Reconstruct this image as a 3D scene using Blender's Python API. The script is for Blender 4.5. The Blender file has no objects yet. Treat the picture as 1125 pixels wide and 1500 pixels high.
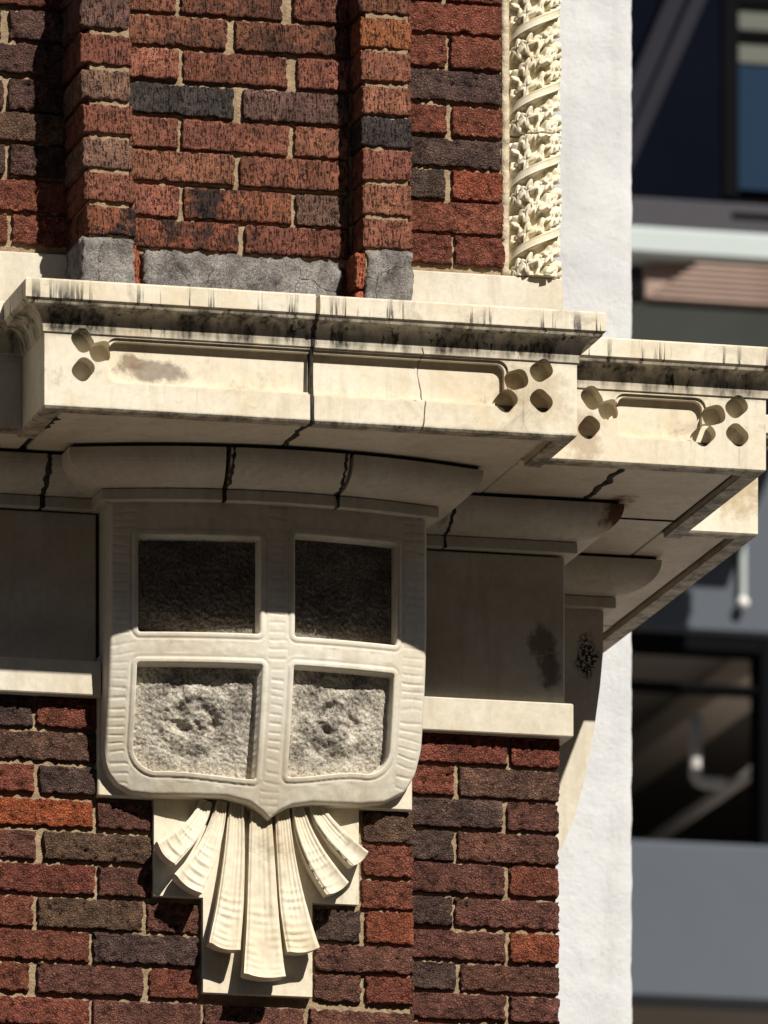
import bpy, bmesh, math, random
import numpy as np
from mathutils import Vector, noise
random.seed(7)
S = bpy.context.scene
COL = S.collection
# ------------------------------------------------------------------ camera, sky, sun, exposure
cam_d = bpy.data.cameras.new('camera'); cam = bpy.data.objects.new('camera', cam_d); COL.objects.link(cam)
S.camera = cam
cam.location = (-5.27515, -21.1006, -4.81835)
cam.rotation_euler = (math.radians(90), 0, -math.atan(.25))
cam_d.sensor_width = 36; cam_d.sensor_height = 36; cam_d.sensor_fit = 'AUTO'
cam_d.lens = 360.0; cam_d.shift_y = 2.2153; cam_d.clip_end = 1000; cam_d.clip_start = .5
cam_d.dof.use_dof = True; cam_d.dof.focus_distance = 21.7; cam_d.dof.aperture_fstop = 9.0
SUN = Vector((.35, -1.0, .91)).normalized()          # towards the sun
wd = bpy.data.worlds.new('World'); S.world = wd; wd.use_nodes = True
nt = wd.node_tree; bgn = nt.nodes['Background']
sky = nt.nodes.new('ShaderNodeTexSky'); sky.sky_type = 'NISHITA'; sky.sun_disc = False
sky.sun_elevation = math.asin(SUN.z); sky.sun_rotation = math.atan2(SUN.x, SUN.y)
nt.links.new(sky.outputs[0], bgn.inputs[0]); bgn.inputs[1].default_value = .05
sl = bpy.data.lights.new('sun', 'SUN'); sl.energy = 5.0; sl.angle = math.radians(.55); sl.color = (1, .95, .86)
so = bpy.data.objects.new('sun', sl); COL.objects.link(so); so.location = (10, -20, 25)
so.rotation_euler = (-SUN).to_track_quat('-Z', 'Y').to_euler()
S.view_settings.view_transform = 'Standard'; S.view_settings.look = 'None'
S.view_settings.exposure = 0.25; S.view_settings.gamma = 1.0
S.render.engine = 'CYCLES'
S.cycles.max_bounces = 5; S.cycles.diffuse_bounces = 3; S.cycles.glossy_bounces = 2; S.cycles.transmission_bounces = 2

# ------------------------------------------------------------------ measured layout (metres; X along wall, Y into wall, Z up)
D = {'backslab': (-0.6197, -0.5411, 0.0585, -0.6347),
 'bg': {'band': (7.0197, 8.2545, 6.8311, 6.9748),
        'bar': (6.9551, 8.3854, 4.751, 4.7885),
        'beam': (6.5484, 7.931, 6.3246, 6.4546),
        'knob': (7.6806, 5.1455),
        'mull': (7.7847, 7.8465, 4.045, 5.0148),
        'navy': (7.0197, 7.6221, 6.9463, 8.1415),
        'open': (6.9551, 8.3854, 4.0382, 5.0073),
        'slot': (7.6221, 8.2545, 6.8931, 6.937),
        'span1': (6.9551, 8.3854, 5.0073, 6.164),
        'span2': (6.9551, 8.3854, 3.3254, 4.0507),
        'streak': (7.6611, 7.7066, 5.1645, 5.9148),
        'win': (7.6156, 8.2545, 7.0056, 8.1827),
        'win_mull1': (7.6156, 8.2545, 7.7444, 7.7914),
        'win_top': (7.6156, 8.2545, 7.8947, 7.9636)},
 'sun_patch_bar': [(7.052, 7.2135), (7.4079, 8.0381), (7.0843, 7.0721), (7.5182, 8.0454)],
 'ceilbeam': [(7.9502, 4.9094)],
 'col': (0.3186, 0.8676, 0.4402, 0.8752, 0.3649, 0.5595),
 'conc': [(-0.5017, 0.5515, -0.0724, 0.4652), (-0.6418, 0.55, -0.5385, 0.4582), (-0.0396, 0.5588, 0.0621, 0.4459)],
 'fieldL': [(1.1473, 1.2082, [(-1.0017, -0.7832, 'p'), (-0.7684, -0.6171, 'd')]), (1.0749, 1.1386, [(-0.8837, -0.6171, 'r')]),
            (1.0038, 1.0647, [(-1.0017, -0.7921, 'p'), (-0.7713, -0.6171, 'p')]), (0.9313, 0.9937, [(-0.8985, -0.6171, 'p')]),
            (0.8531, 0.9183, [(-1.0017, -0.7861, 'p'), (-0.7743, -0.6171, 'p')]), (0.7878, 0.8473, [(-0.8985, -0.6171, 'b')]),
            (0.7139, 0.7777, [(-1.0017, -0.7832, 'p'), (-0.7713, -0.6171, 'p')]), (0.6385, 0.7037, [(-0.8985, -0.6171, 's')]),
            (0.5689, 0.6312, [(-1.0017, -0.7787, 's'), (-0.7669, -0.6171, 's')])],
 'fieldR': [(1.2233, 1.2863, [(0.0412, 0.1846, 's'), (0.1937, 0.3058, 'd')]), (1.1471, 1.213, [(0.0412, 0.1771, 's'), (0.1877, 0.3058, 's')]),
            (1.0783, 1.1398, [(0.0412, 0.3058, 's')]), (1.0035, 1.0709, [(0.0412, 0.1846, 's'), (0.1937, 0.3058, 's')]), (0.9318, 0.9962, [(0.0412, 0.3058, 'd')]),
            (0.8585, 0.92, [(0.0412, 0.1846, 's'), (0.1983, 0.3073, 's')]), (0.7911, 0.8497, [(0.0412, 0.3058, 'd')]),
            (0.7208, 0.7823, [(0.0412, 0.1816, 'd'), (0.1983, 0.3088, 't')]), (0.649, 0.7135, [(0.0412, 0.3103, 's')]),
            (0.5816, 0.6431, [(0.0412, 0.1967, 's'), (0.2043, 0.3134, 's')])],
 'fronds': [[(-0.394, -0.6385, 0.0286), (-0.4105, -0.6761, 0.0358), (-0.4413, -0.7167, 0.0477), (-0.4909, -0.7605, 0.0668)],
            [(-0.3608, -0.6369, 0.0238), (-0.3727, -0.6882, 0.0358), (-0.3987, -0.754, 0.0524), (-0.4427, -0.8228, 0.0763)],
            [(-0.3291, -0.6354, 0.0334), (-0.3338, -0.7418, 0.0453), (-0.3466, -0.8577, 0.0596), (-0.3641, -0.9507, 0.0725)],
            [(-0.2769, -0.6422, 0.0477), (-0.2755, -0.7622, 0.0596), (-0.2769, -0.9008, 0.0753), (-0.2798, -1.0094, 0.0954)],
            [(-0.2313, -0.6308, 0.031), (-0.2233, -0.7367, 0.0405), (-0.2104, -0.8517, 0.0596), (-0.1933, -0.9503, 0.0753)],
            [(-0.1995, -0.6293, 0.0262), (-0.1852, -0.6888, 0.0381), (-0.1591, -0.7523, 0.0501), (-0.1186, -0.8175, 0.0582)],
            [(-0.1615, -0.6276, 0.0286), (-0.1448, -0.6638, 0.0381), (-0.1139, -0.7063, 0.0453), (-0.0705, -0.7529, 0.0515)]],
 'lobes1': [(-0.7689, 0.1993), (-0.7301, 0.1791), (-0.7675, 0.1404)],
 'lobes2': [(0.1545, 0.1718), (0.2073, 0.1933), (0.2073, 0.1308), (0.1325, 0.1266)],
 'lobes3': [(0.3759, 0.1956), (0.4146, 0.1734), (0.37, 0.1335), (0.6432, 0.1747), (0.6926, 0.1948), (0.6941, 0.1357), (0.6222, 0.1317)],
 'louvre': (7.0331, 6.1354),
 'lowA': [(-0.4915, -0.4297, [(-1.0232, -0.761, 'd'), (-0.7522, -0.5385, 's')]), (-0.5606, -0.5016, [(-0.8769, -0.5681, 'b')]),
          (-0.6296, -0.5735, [(-0.9794, -0.7595, 's'), (-0.7463, -0.5681, 'd')]), (-0.7, -0.644, [(-0.8622, -0.6315, 'o'), (-0.6212, -0.506, 'e')]),
          (-0.7691, -0.7115, [(-0.9794, -0.7551, 'e'), (-0.7375, -0.506, 'b')]), (-0.841, -0.7806, [(-0.8622, -0.6271, 's'), (-0.6182, -0.506, 'e')]),
          (-0.9129, -0.851, [(-0.9794, -0.761, 's'), (-0.7492, -0.5238, 'b'), (-0.5134, -0.404, 'e')]), (-0.9819, -0.92, [(-0.8696, -0.6403, 's'), (-0.63, -0.404, 'd')]),
          (-1.0509, -0.9905, [(-0.9794, -0.7698, 's'), (-0.7507, -0.5238, 'e'), (-0.509, -0.404, 's')]),
          (-1.1185, -1.0624, [(-0.8696, -0.6403, 's'), (-0.63, -0.3995, 'e'), (-0.3906, -0.1723, 'e'), (-0.1604, 0.0651, 'e')]),
          (-1.1904, -1.1314,
           [(-0.9794, -0.7698, 's'), (-0.7507, -0.5238, 'e'), (-0.509, -0.404, 's'), (-0.3906, -0.2868, 's'), (-0.2749, -0.0485, 'd'), (-0.0381, 0.0651, 's')]),
          (-1.2623, -1.2019, [(-0.8696, -0.6403, 's'), (-0.63, -0.3995, 'e'), (-0.3906, -0.1723, 'e'), (-0.1604, 0.0651, 'e')])],
 'lowA2': [(-0.7013, -0.6375, [(-0.0441, 0.0651, 'b')]), (-0.7738, -0.7085, [(-0.0441, 0.0651, 's')]), (-0.842, -0.7825, [(-0.0471, 0.0651, 's')]),
           (-0.9159, -0.8492, [(-0.1485, -0.0515, 'd'), (-0.0381, 0.0651, 't')]), (-0.9797, -0.9232, [(-0.15, 0.0651, 'e')]),
           (-1.0435, -0.987, [(-0.1514, -0.0485, 'e'), (-0.0381, 0.0651, 's')])],
 'lowB': [(-0.4886, -0.4241, [(-0.004, 0.3194, 's'), (0.3285, 0.4348, 's')]), (-0.5589, -0.4974, [(-0.004, 0.1998, 's'), (0.2134, 0.4348, 'b')]),
          (-0.6264, -0.5663, [(-0.004, 0.3088, 'd'), (0.3209, 0.4333, 'e')]), (-0.6982, -0.6352, [(-0.004, 0.1998, 'd'), (0.2104, 0.4333, 'e')]),
          (-0.7671, -0.7041, [(-0.004, 0.3134, 'e'), (0.3255, 0.4333, 's')]), (-0.8374, -0.7773, [(-0.004, 0.1967, 'd'), (0.2043, 0.4348, 'e')]),
          (-0.9093, -0.8477, [(-0.004, 0.3149, 'e'), (0.327, 0.4348, 't')]), (-0.9752, -0.918, [(-0.004, 0.2043, 'd'), (0.2164, 0.4348, 'e')]),
          (-1.0382, -0.984, [(-0.004, 0.3164, 'e'), (0.327, 0.4348, 'e')]), (-1.1086, -1.0485, [(-0.004, 0.2043, 's'), (0.2164, 0.4348, 'e')]),
          (-1.1789, -1.1189, [(-0.004, 0.3164, 'e'), (0.327, 0.4348, 'e')])],
 'pan1': (-0.7013, 0.2046, -0.2908, 0.1197),
 'pan2': (-0.2705, 0.2055, 0.1193, 0.1159),
 'pan3': (0.4415, 0.2037, 0.6087, 0.1195),
 'panel': [(1.1312, 1.195, [(-0.5287, -0.4322, 'r'), (-0.4204, -0.1984, 'm'), (-0.1759, -0.0532, 'r')]),
           (1.0573, 1.1225, [(-0.5361, -0.4322, 'r'), (-0.4204, -0.1998, 'm'), (-0.1744, -0.0532, 'r')]),
           (0.9863, 1.0486, [(-0.5391, -0.3192, 'm'), (-0.3013, -0.0532, 'm')]),
           (0.9139, 0.9777, [(-0.5391, -0.4263, 'c'), (-0.4144, -0.1879, 'r'), (-0.1655, -0.0532, 'c')]),
           (0.84, 0.9038, [(-0.5391, -0.3058, 'k'), (-0.2849, -0.0532, 'p')]),
           (0.7691, 0.8313, [(-0.5361, -0.4278, 'c'), (-0.4174, -0.1849, 'r'), (-0.1715, -0.0532, 'c')]),
           (0.6981, 0.7618, [(-0.5361, -0.3043, 'c'), (-0.2909, -0.0532, 'r')]),
           (0.6227, 0.6879, [(-0.5332, -0.4248, 'c'), (-0.4129, -0.1804, 'q'), (-0.1685, -0.0532, 'b')]),
           (0.5561, 0.6155, [(-0.5332, -0.2953, 'q'), (-0.2804, -0.0532, 'r')])],
 'pilL': [(1.0685, 1.1319, [(-0.6609, -0.5533, 'b')]), (0.9894, 1.0585, [(-0.6595, -0.5533, 'p')]), (0.9131, 0.975, [(-0.658, -0.5489, 'r')]),
          (0.8382, 0.9001, [(-0.6565, -0.5518, 'b')]), (0.7677, 0.8267, [(-0.6536, -0.5474, 'r')]), (0.6943, 0.7562, [(-0.6536, -0.5474, 'b')]),
          (0.6238, 0.6828, [(-0.6506, -0.543, 'c')]), (0.5533, 0.6137, [(-0.6447, -0.54, 'q')])],
 'pilR': [(1.1394, 1.2031, [(-0.0545, 0.0591, 'r')]), (1.0611, 1.1292, [(-0.0545, 0.0576, 'r')]), (0.9872, 1.0495, [(-0.05, 0.0606, 'o')]),
          (0.9162, 0.9785, [(-0.05, 0.0591, 'c')]), (0.8452, 0.9032, [(-0.0471, 0.0591, 'c')]), (0.7771, 0.8379, [(-0.0485, 0.0621, 'k')]),
          (0.7061, 0.7698, [(-0.0456, 0.0621, 'c')]), (0.6321, 0.6959, [(-0.0456, 0.0621, 'c')]), (0.5611, 0.622, [(-0.0441, 0.0636, 'c')])],
 'pipes': [(7.6108, 4.6166), (7.6108, 4.424), (7.752, 4.4181), (7.8926, 4.4909)],
 'plate': [(-0.5035, -0.6282, -0.0582, -0.839), (-0.3971, -0.8324, -0.1596, -1.0388)],
 'rec': [(-0.562, -0.1054, -0.309, -0.3072), (-0.2337, -0.0951, -0.0041, -0.309), (-0.5619, -0.3704, -0.3016, -0.5873), (-0.2333, -0.3683, -0.0079, -0.5733)],
 'shield_bottom': [(-0.6289, -0.5306), (-0.6274, -0.5636), (-0.6171, -0.5918), (-0.5995, -0.6139), (-0.5701, -0.6297), (-0.5259, -0.6348), (-0.4523, -0.6342),
                   (-0.3711, -0.6347), (-0.3193, -0.6453), (-0.2927, -0.6613), (-0.2749, -0.6763), (-0.2571, -0.6611), (-0.2305, -0.6469), (-0.186, -0.639),
                   (-0.082, -0.6356), (-0.0225, -0.627), (0.0222, -0.6032), (0.0446, -0.566), (0.055, -0.5077)],
 'sideprofile': [(0.6687, 0.0165), (0.6687, -0.0436), (0.6671, -0.134), (0.6609, -0.202), (0.6437, -0.3232), (0.6204, -0.4296), (0.597, -0.5104), (0.5721, -0.5642),
                 (0.5379, -0.6139)],
 'sillL': (-0.8858, 0.5517, -0.6446, 0.4516),
 'sillR': (0.0387, 0.5677, 0.4397, 0.4712),
 'sillRz': (0.1141, 0.5649),
 'spall': (-0.6147, 0.1551),
 'stain': [(0.3964, -0.2543), (0.6235, -0.1437)],
 'whiteR': (1.5123, 0.8335)}
GROUND = -6.42
# ------------------------------------------------------------------ helpers
ORI = {}
def link(name, me, mat, parent=None, smooth=False):
    vs = np.empty(len(me.vertices)*3); me.vertices.foreach_get('co', vs); vs = vs.reshape(-1, 3)
    c = (vs.min(0)+vs.max(0))/2
    vs -= c; me.vertices.foreach_set('co', vs.ravel()); me.update()
    o = bpy.data.objects.new(name, me); COL.objects.link(o)
    if mat: me.materials.append(mat)
    c = Vector(c); ORI[o] = c
    if parent: o.parent = parent; o.location = c - ORI[parent]
    else: o.location = c
    if smooth: me.polygons.foreach_set('use_smooth', [True]*len(me.polygons))
    return o
def mk(name, V, F, mat, parent=None, smooth=False):
    me = bpy.data.meshes.new(name); me.from_pydata([tuple(v) for v in V], [], F); me.update()
    return link(name, me, mat, parent, smooth)
def from_bm(name, bm, mat, parent=None, smooth=False):
    me = bpy.data.meshes.new(name); bmesh.ops.recalc_face_normals(bm, faces=bm.faces); bm.to_mesh(me); bm.free()
    return link(name, me, mat, parent, smooth)
def empty(name, loc, label, cat, group=None):
    o = bpy.data.objects.new(name, None); COL.objects.link(o); o.location = loc; ORI[o] = Vector(loc)
    o.empty_display_size = .1
    o['label'] = label; o['category'] = cat
    if group: o['group'] = group
    return o
def bx(bm, x0, x1, y0, y1, z0, z1, bev=0, seg=1):
    r = bmesh.ops.create_cube(bm, size=1)
    for v in r['verts']:
        v.co = ((x0+x1)/2+v.co.x*(x1-x0), (y0+y1)/2+v.co.y*(y1-y0), (z0+z1)/2+v.co.z*(z1-z0))
    if bev:
        es = list({e for v in r['verts'] for e in v.link_edges})
        bmesh.ops.bevel(bm, geom=es, offset=bev, segments=seg, affect='EDGES', profile=.6)
def box(name, x0, x1, y0, y1, z0, z1, mat, parent=None, bev=.004, seg=1):
    bm = bmesh.new(); bx(bm, x0, x1, y0, y1, z0, z1, bev, seg); return from_bm(name, bm, mat, parent)
def boolean(o, cutters):
    """cut each mesh (list of bmesh) out of o, in o's local space"""
    for bm in cutters:
        me = bpy.data.meshes.new('cutter'); bmesh.ops.recalc_face_normals(bm, faces=bm.faces); bm.to_mesh(me); bm.free()
        co = bpy.data.objects.new('cutter', me); COL.objects.link(co)
        pw = Vector((0, 0, 0)); q = o
        pw = ORI[o]
        # evaluate with the object temporarily unparented in world space
        par, loc = o.parent, o.location.copy()
        o.parent = None; o.location = pw
        m = o.modifiers.new('cut', 'BOOLEAN'); m.operation = 'DIFFERENCE'; m.solver = 'EXACT'; m.object = co
        dg = bpy.context.evaluated_depsgraph_get(); dg.update()
        nm = bpy.data.meshes.new_from_object(o.evaluated_get(dg))
        o.modifiers.clear(); old = o.data; mats = [x for x in old.materials]
        nm.name = old.name; o.data = nm
        if not len(nm.materials):
            for x in mats: nm.materials.append(x)
        bpy.data.meshes.remove(old); bpy.data.objects.remove(co); bpy.data.meshes.remove(me)
        o.parent = par; o.location = loc
def prism(poly, y0, y1):
    """closed polygon of (x,z) extruded along y"""
    bm = bmesh.new()
    a = [bm.verts.new((x, y0, z)) for x, z in poly]; b = [bm.verts.new((x, y1, z)) for x, z in poly]
    n = len(poly)
    bm.faces.new(a); bm.faces.new(list(reversed(b)))
    for i in range(n): bm.faces.new((a[i], b[i], b[(i+1) % n], a[(i+1) % n]))
    return bm
def rrect(x0, x1, z0, z1, r, n=5):
    P = []
    for cx, cz, a0 in ((x1-r, z1-r, 0), (x0+r, z1-r, 90), (x0+r, z0+r, 180), (x1-r, z0+r, 270)):
        for i in range(n+1):
            a = math.radians(a0+90*i/n); P.append((cx+r*math.cos(a), cz+r*math.sin(a)))
    return P
def sweep(name, path, prof, mat, parent, dz=0., smooth=False):
    """prof (offset, z) closed loop swept along the plan polyline; outward = right of travel; mitred"""
    P = [Vector(p) for p in path]; N = []
    for i in range(len(P)-1):
        d = (P[i+1]-P[i]).normalized(); N.append(Vector((d.y, -d.x)))
    M = []
    for i in range(len(P)):
        if i == 0: M.append(N[0])
        elif i == len(P)-1: M.append(N[-1])
        else: s = N[i-1]+N[i]; M.append(s/(1+N[i-1].dot(N[i])))
    bm = bmesh.new(); rings = []
    for p, m in zip(P, M):
        rings.append([bm.verts.new((p.x+m.x*o, p.y+m.y*o, z+dz)) for o, z in prof])
    n = len(prof)
    for a, b in zip(rings, rings[1:]):
        for i in range(n): bm.faces.new((a[i], a[(i+1) % n], b[(i+1) % n], b[i]))
    bm.faces.new(rings[0]); bm.faces.new(list(reversed(rings[-1])))
    return from_bm(name, bm, mat, parent)
def sm(a, b, x):
    t = np.clip((x-a)/(b-a), 0, 1); return t*t*(3-2*t)
def fbm(x, y, z, o=3): return noise.fractal(Vector((x, y, z)), 1.0, 2.0, o, noise_basis='PERLIN_ORIGINAL')

# ------------------------------------------------------------------ materials
def newmat(name):
    m = bpy.data.materials.new(name); m.use_nodes = True
    return m, m.node_tree, m.node_tree.nodes['Principled BSDF']
def N(nt, t, **k):
    n = nt.nodes.new(t)
    for a, b in k.items(): setattr(n, a, b)
    return n
def pos(nt, sx=1, sy=1, sz=1):
    g = N(nt, 'ShaderNodeNewGeometry'); m = N(nt, 'ShaderNodeMapping'); m.inputs['Scale'].default_value = (sx, sy, sz)
    nt.links.new(g.outputs['Position'], m.inputs['Vector']); return m.outputs['Vector']
def nz(nt, vec, scale, detail=3, rough=.6, dist=0):
    n = N(nt, 'ShaderNodeTexNoise'); n.inputs['Scale'].default_value = scale; n.inputs['Detail'].default_value = detail
    n.inputs['Roughness'].default_value = rough; n.inputs['Distortion'].default_value = dist
    nt.links.new(vec, n.inputs['Vector']); return n.outputs['Fac']
def ramp(nt, fac, stops):
    r = N(nt, 'ShaderNodeValToRGB'); e = r.color_ramp.elements
    while len(e) < len(stops): e.new(.5)
    for q, (p, c) in zip(e, stops):
        q.position = p; q.color = (c, c, c, 1) if isinstance(c, (int, float)) else tuple(c)+(1,)
    nt.links.new(fac, r.inputs[0]); return r.outputs[0]
def mix(nt, fac, a, b, blend='MIX'):
    m = N(nt, 'ShaderNodeMix', data_type='RGBA', blend_type=blend)
    for s, v in ((m.inputs[0], fac), (m.inputs[6], a), (m.inputs[7], b)):
        if isinstance(v, (int, float)): s.default_value = v if s.type == 'VALUE' else (v, v, v, 1)
        elif isinstance(v, tuple): s.default_value = v+(1,)
        else: nt.links.new(v, s)
    return m.outputs[2]
def mth(nt, op, a, b=0., c=None, clamp=False):
    m = N(nt, 'ShaderNodeMath', operation=op, use_clamp=clamp)
    for s, v in zip(m.inputs, (a, b, c)):
        if v is None: continue
        if isinstance(v, (int, float)): s.default_value = v
        else: nt.links.new(v, s)
    return m.outputs[0]
def bump(nt, bsdf, h, strength, dist, prev=None):
    b = N(nt, 'ShaderNodeBump'); b.inputs['Strength'].default_value = strength; b.inputs['Distance'].default_value = dist
    nt.links.new(h, b.inputs['Height'])
    if prev: nt.links.new(prev, b.inputs['Normal'])
    nt.links.new(b.outputs[0], bsdf.inputs['Normal']); return b.outputs[0]
def setc(nt, bsdf, col): nt.links.new(col, bsdf.inputs['Base Color'])

def brick_mat(name, combed):
    m, nt, b = newmat(name); b.inputs['Roughness'].default_value = .92; b.inputs['Specular IOR Level'].default_value = .2
    oi = N(nt, 'ShaderNodeObjectInfo'); p = pos(nt)
    var = ramp(nt, nz(nt, p, 26, 4, .7), [(.3, .62), (.5, 1.0), (.72, 1.45)])
    col = mix(nt, 1.0, oi.outputs['Color'], var, 'MULTIPLY')
    fine = ramp(nt, nz(nt, p, 330, 3, .75), [(.3, .62), (.7, 1.4)])
    col = mix(nt, 1.0, col, fine, 'MULTIPLY')
    hue = ramp(nt, nz(nt, p, 55, 4, .7), [(.45, 0.), (.68, .55)])
    col = mix(nt, hue, col, mix(nt, 1.0, col, (1.28, 1.12, .92), 'MULTIPLY'))
    soot = ramp(nt, nz(nt, pos(nt, 1, 1, .35), 5.5, 5, .7, .4), [(.45, 0.), (.75, .6)])
    col = mix(nt, soot, col, mix(nt, 1.0, col, (.35, .33, .32), 'MULTIPLY'))
    # burnt patches, amount from the object colour's alpha
    off = mth(nt, 'MULTIPLY', oi.outputs['Random'], 40.)
    av = N(nt, 'ShaderNodeVectorMath', operation='ADD'); nt.links.new(p, av.inputs[0]); nt.links.new(off, av.inputs[1])
    burn = nz(nt, av.outputs[0], 17, 4, .65)
    bm_ = mth(nt, 'MULTIPLY', ramp(nt, burn, [(.46, 0.), (.6, 1.)]), oi.outputs['Alpha'])
    col = mix(nt, bm_, col, (.030, .024, .022))
    # pits
    if combed:
        pv = pos(nt, 1, 1, .16)
        groove = nz(nt, pv, 300, 2, .6)
        big = nz(nt, p, 150, 4, .75, .4)
        pit = ramp(nt, mth(nt, 'ADD', mth(nt, 'MULTIPLY', groove, .5), mth(nt, 'MULTIPLY', big, .5)), [(.41, 0.), (.475, 1.)])
        h = mth(nt, 'ADD', mth(nt, 'MULTIPLY', groove, .6), mth(nt, 'MULTIPLY', pit, .7))
    else:
        wv_ = N(nt, 'ShaderNodeTexNoise'); wv_.inputs['Scale'].default_value = 60; wv_.inputs['Detail'].default_value = 4; nt.links.new(p, wv_.inputs['Vector'])
        ws = N(nt, 'ShaderNodeVectorMath', operation='SCALE'); ws.inputs[3].default_value = .016; nt.links.new(wv_.outputs['Color'], ws.inputs[0])
        wa = N(nt, 'ShaderNodeVectorMath', operation='ADD'); nt.links.new(p, wa.inputs[0]); nt.links.new(ws.outputs[0], wa.inputs[1])
        vz = N(nt, 'ShaderNodeTexVoronoi', feature='DISTANCE_TO_EDGE'); vz.inputs['Scale'].default_value = 150; nt.links.new(wa.outputs[0], vz.inputs['Vector'])
        crumb = ramp(nt, vz.outputs['Distance'], [(.0, 0.), (.30, 1.)])
        big = nz(nt, p, 75, 6, .8, .15)
        mk_ = ramp(nt, nz(nt, p, 38, 3, .6), [(.35, .25), (.62, 1.)])
        pit = mth(nt, 'SUBTRACT', 1., mth(nt, 'MULTIPLY', mth(nt, 'SUBTRACT', 1., mth(nt, 'MULTIPLY', ramp(nt, crumb, [(.05, .0), (.42, 1.)]), ramp(nt, big, [(.41, 0.), (.48, 1.)]))), mk_))
        h = mth(nt, 'ADD', mth(nt, 'MULTIPLY', big, 1.2), mth(nt, 'MULTIPLY', crumb, .38))
    col = mix(nt, pit, mix(nt, 1.0, col, (.17, .145, .14), 'MULTIPLY'), col)
    cr_ = ramp(nt, nz(nt, p, 420, 2, .6), [(.60, 0.), (.70, .55)])
    col = mix(nt, cr_, col, mix(nt, 1.0, col, (1.9, 1.9, 1.9), 'MULTIPLY'))
    h = mth(nt, 'ADD', h, mth(nt, 'MULTIPLY', nz(nt, p, 380, 3, .7), .45))
    # mortar dust smeared on the faces
    dust = ramp(nt, nz(nt, p, 60, 5, .8), [(.66, 0.), (.8, .35)])
    col = mix(nt, dust, col, (.36, .27, .19))
    setc(nt, b, col); bump(nt, b, h, 1.0, .0085 if combed else .0110)
    return m
M = {}
M['combed'] = brick_mat('combed_brick', True)
M['rough'] = brick_mat('rough_brick', False)
def simple(name, c1, c2, sc, rough=.85, bh=.0015, bs=150, detail=4, bstr=.6, spec=.25):
    m, nt, b = newmat(name); b.inputs['Roughness'].default_value = rough; b.inputs['Specular IOR Level'].default_value = spec
    p = pos(nt); setc(nt, b, mix(nt, ramp(nt, nz(nt, p, sc, detail, .65), [(.32, 0.), (.68, 1.)]), c1, c2))
    if bh: bump(nt, b, nz(nt, p, bs, 4, .7), bstr, bh)
    return m
M['mortar'] = simple('sandy_mortar', (.26, .18, .108), (.45, .335, .21), 45, .95, .006, 210, bstr=.9)
M['lime'] = simple('pale_lime_mortar', (.42, .34, .23), (.66, .57, .42), 60, .95, .006, 160)
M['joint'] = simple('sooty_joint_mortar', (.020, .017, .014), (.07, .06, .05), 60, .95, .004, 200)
M['core'] = simple('wall_core', (.16, .06, .045), (.22, .09, .06), 8, .9, .003, 90)

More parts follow.
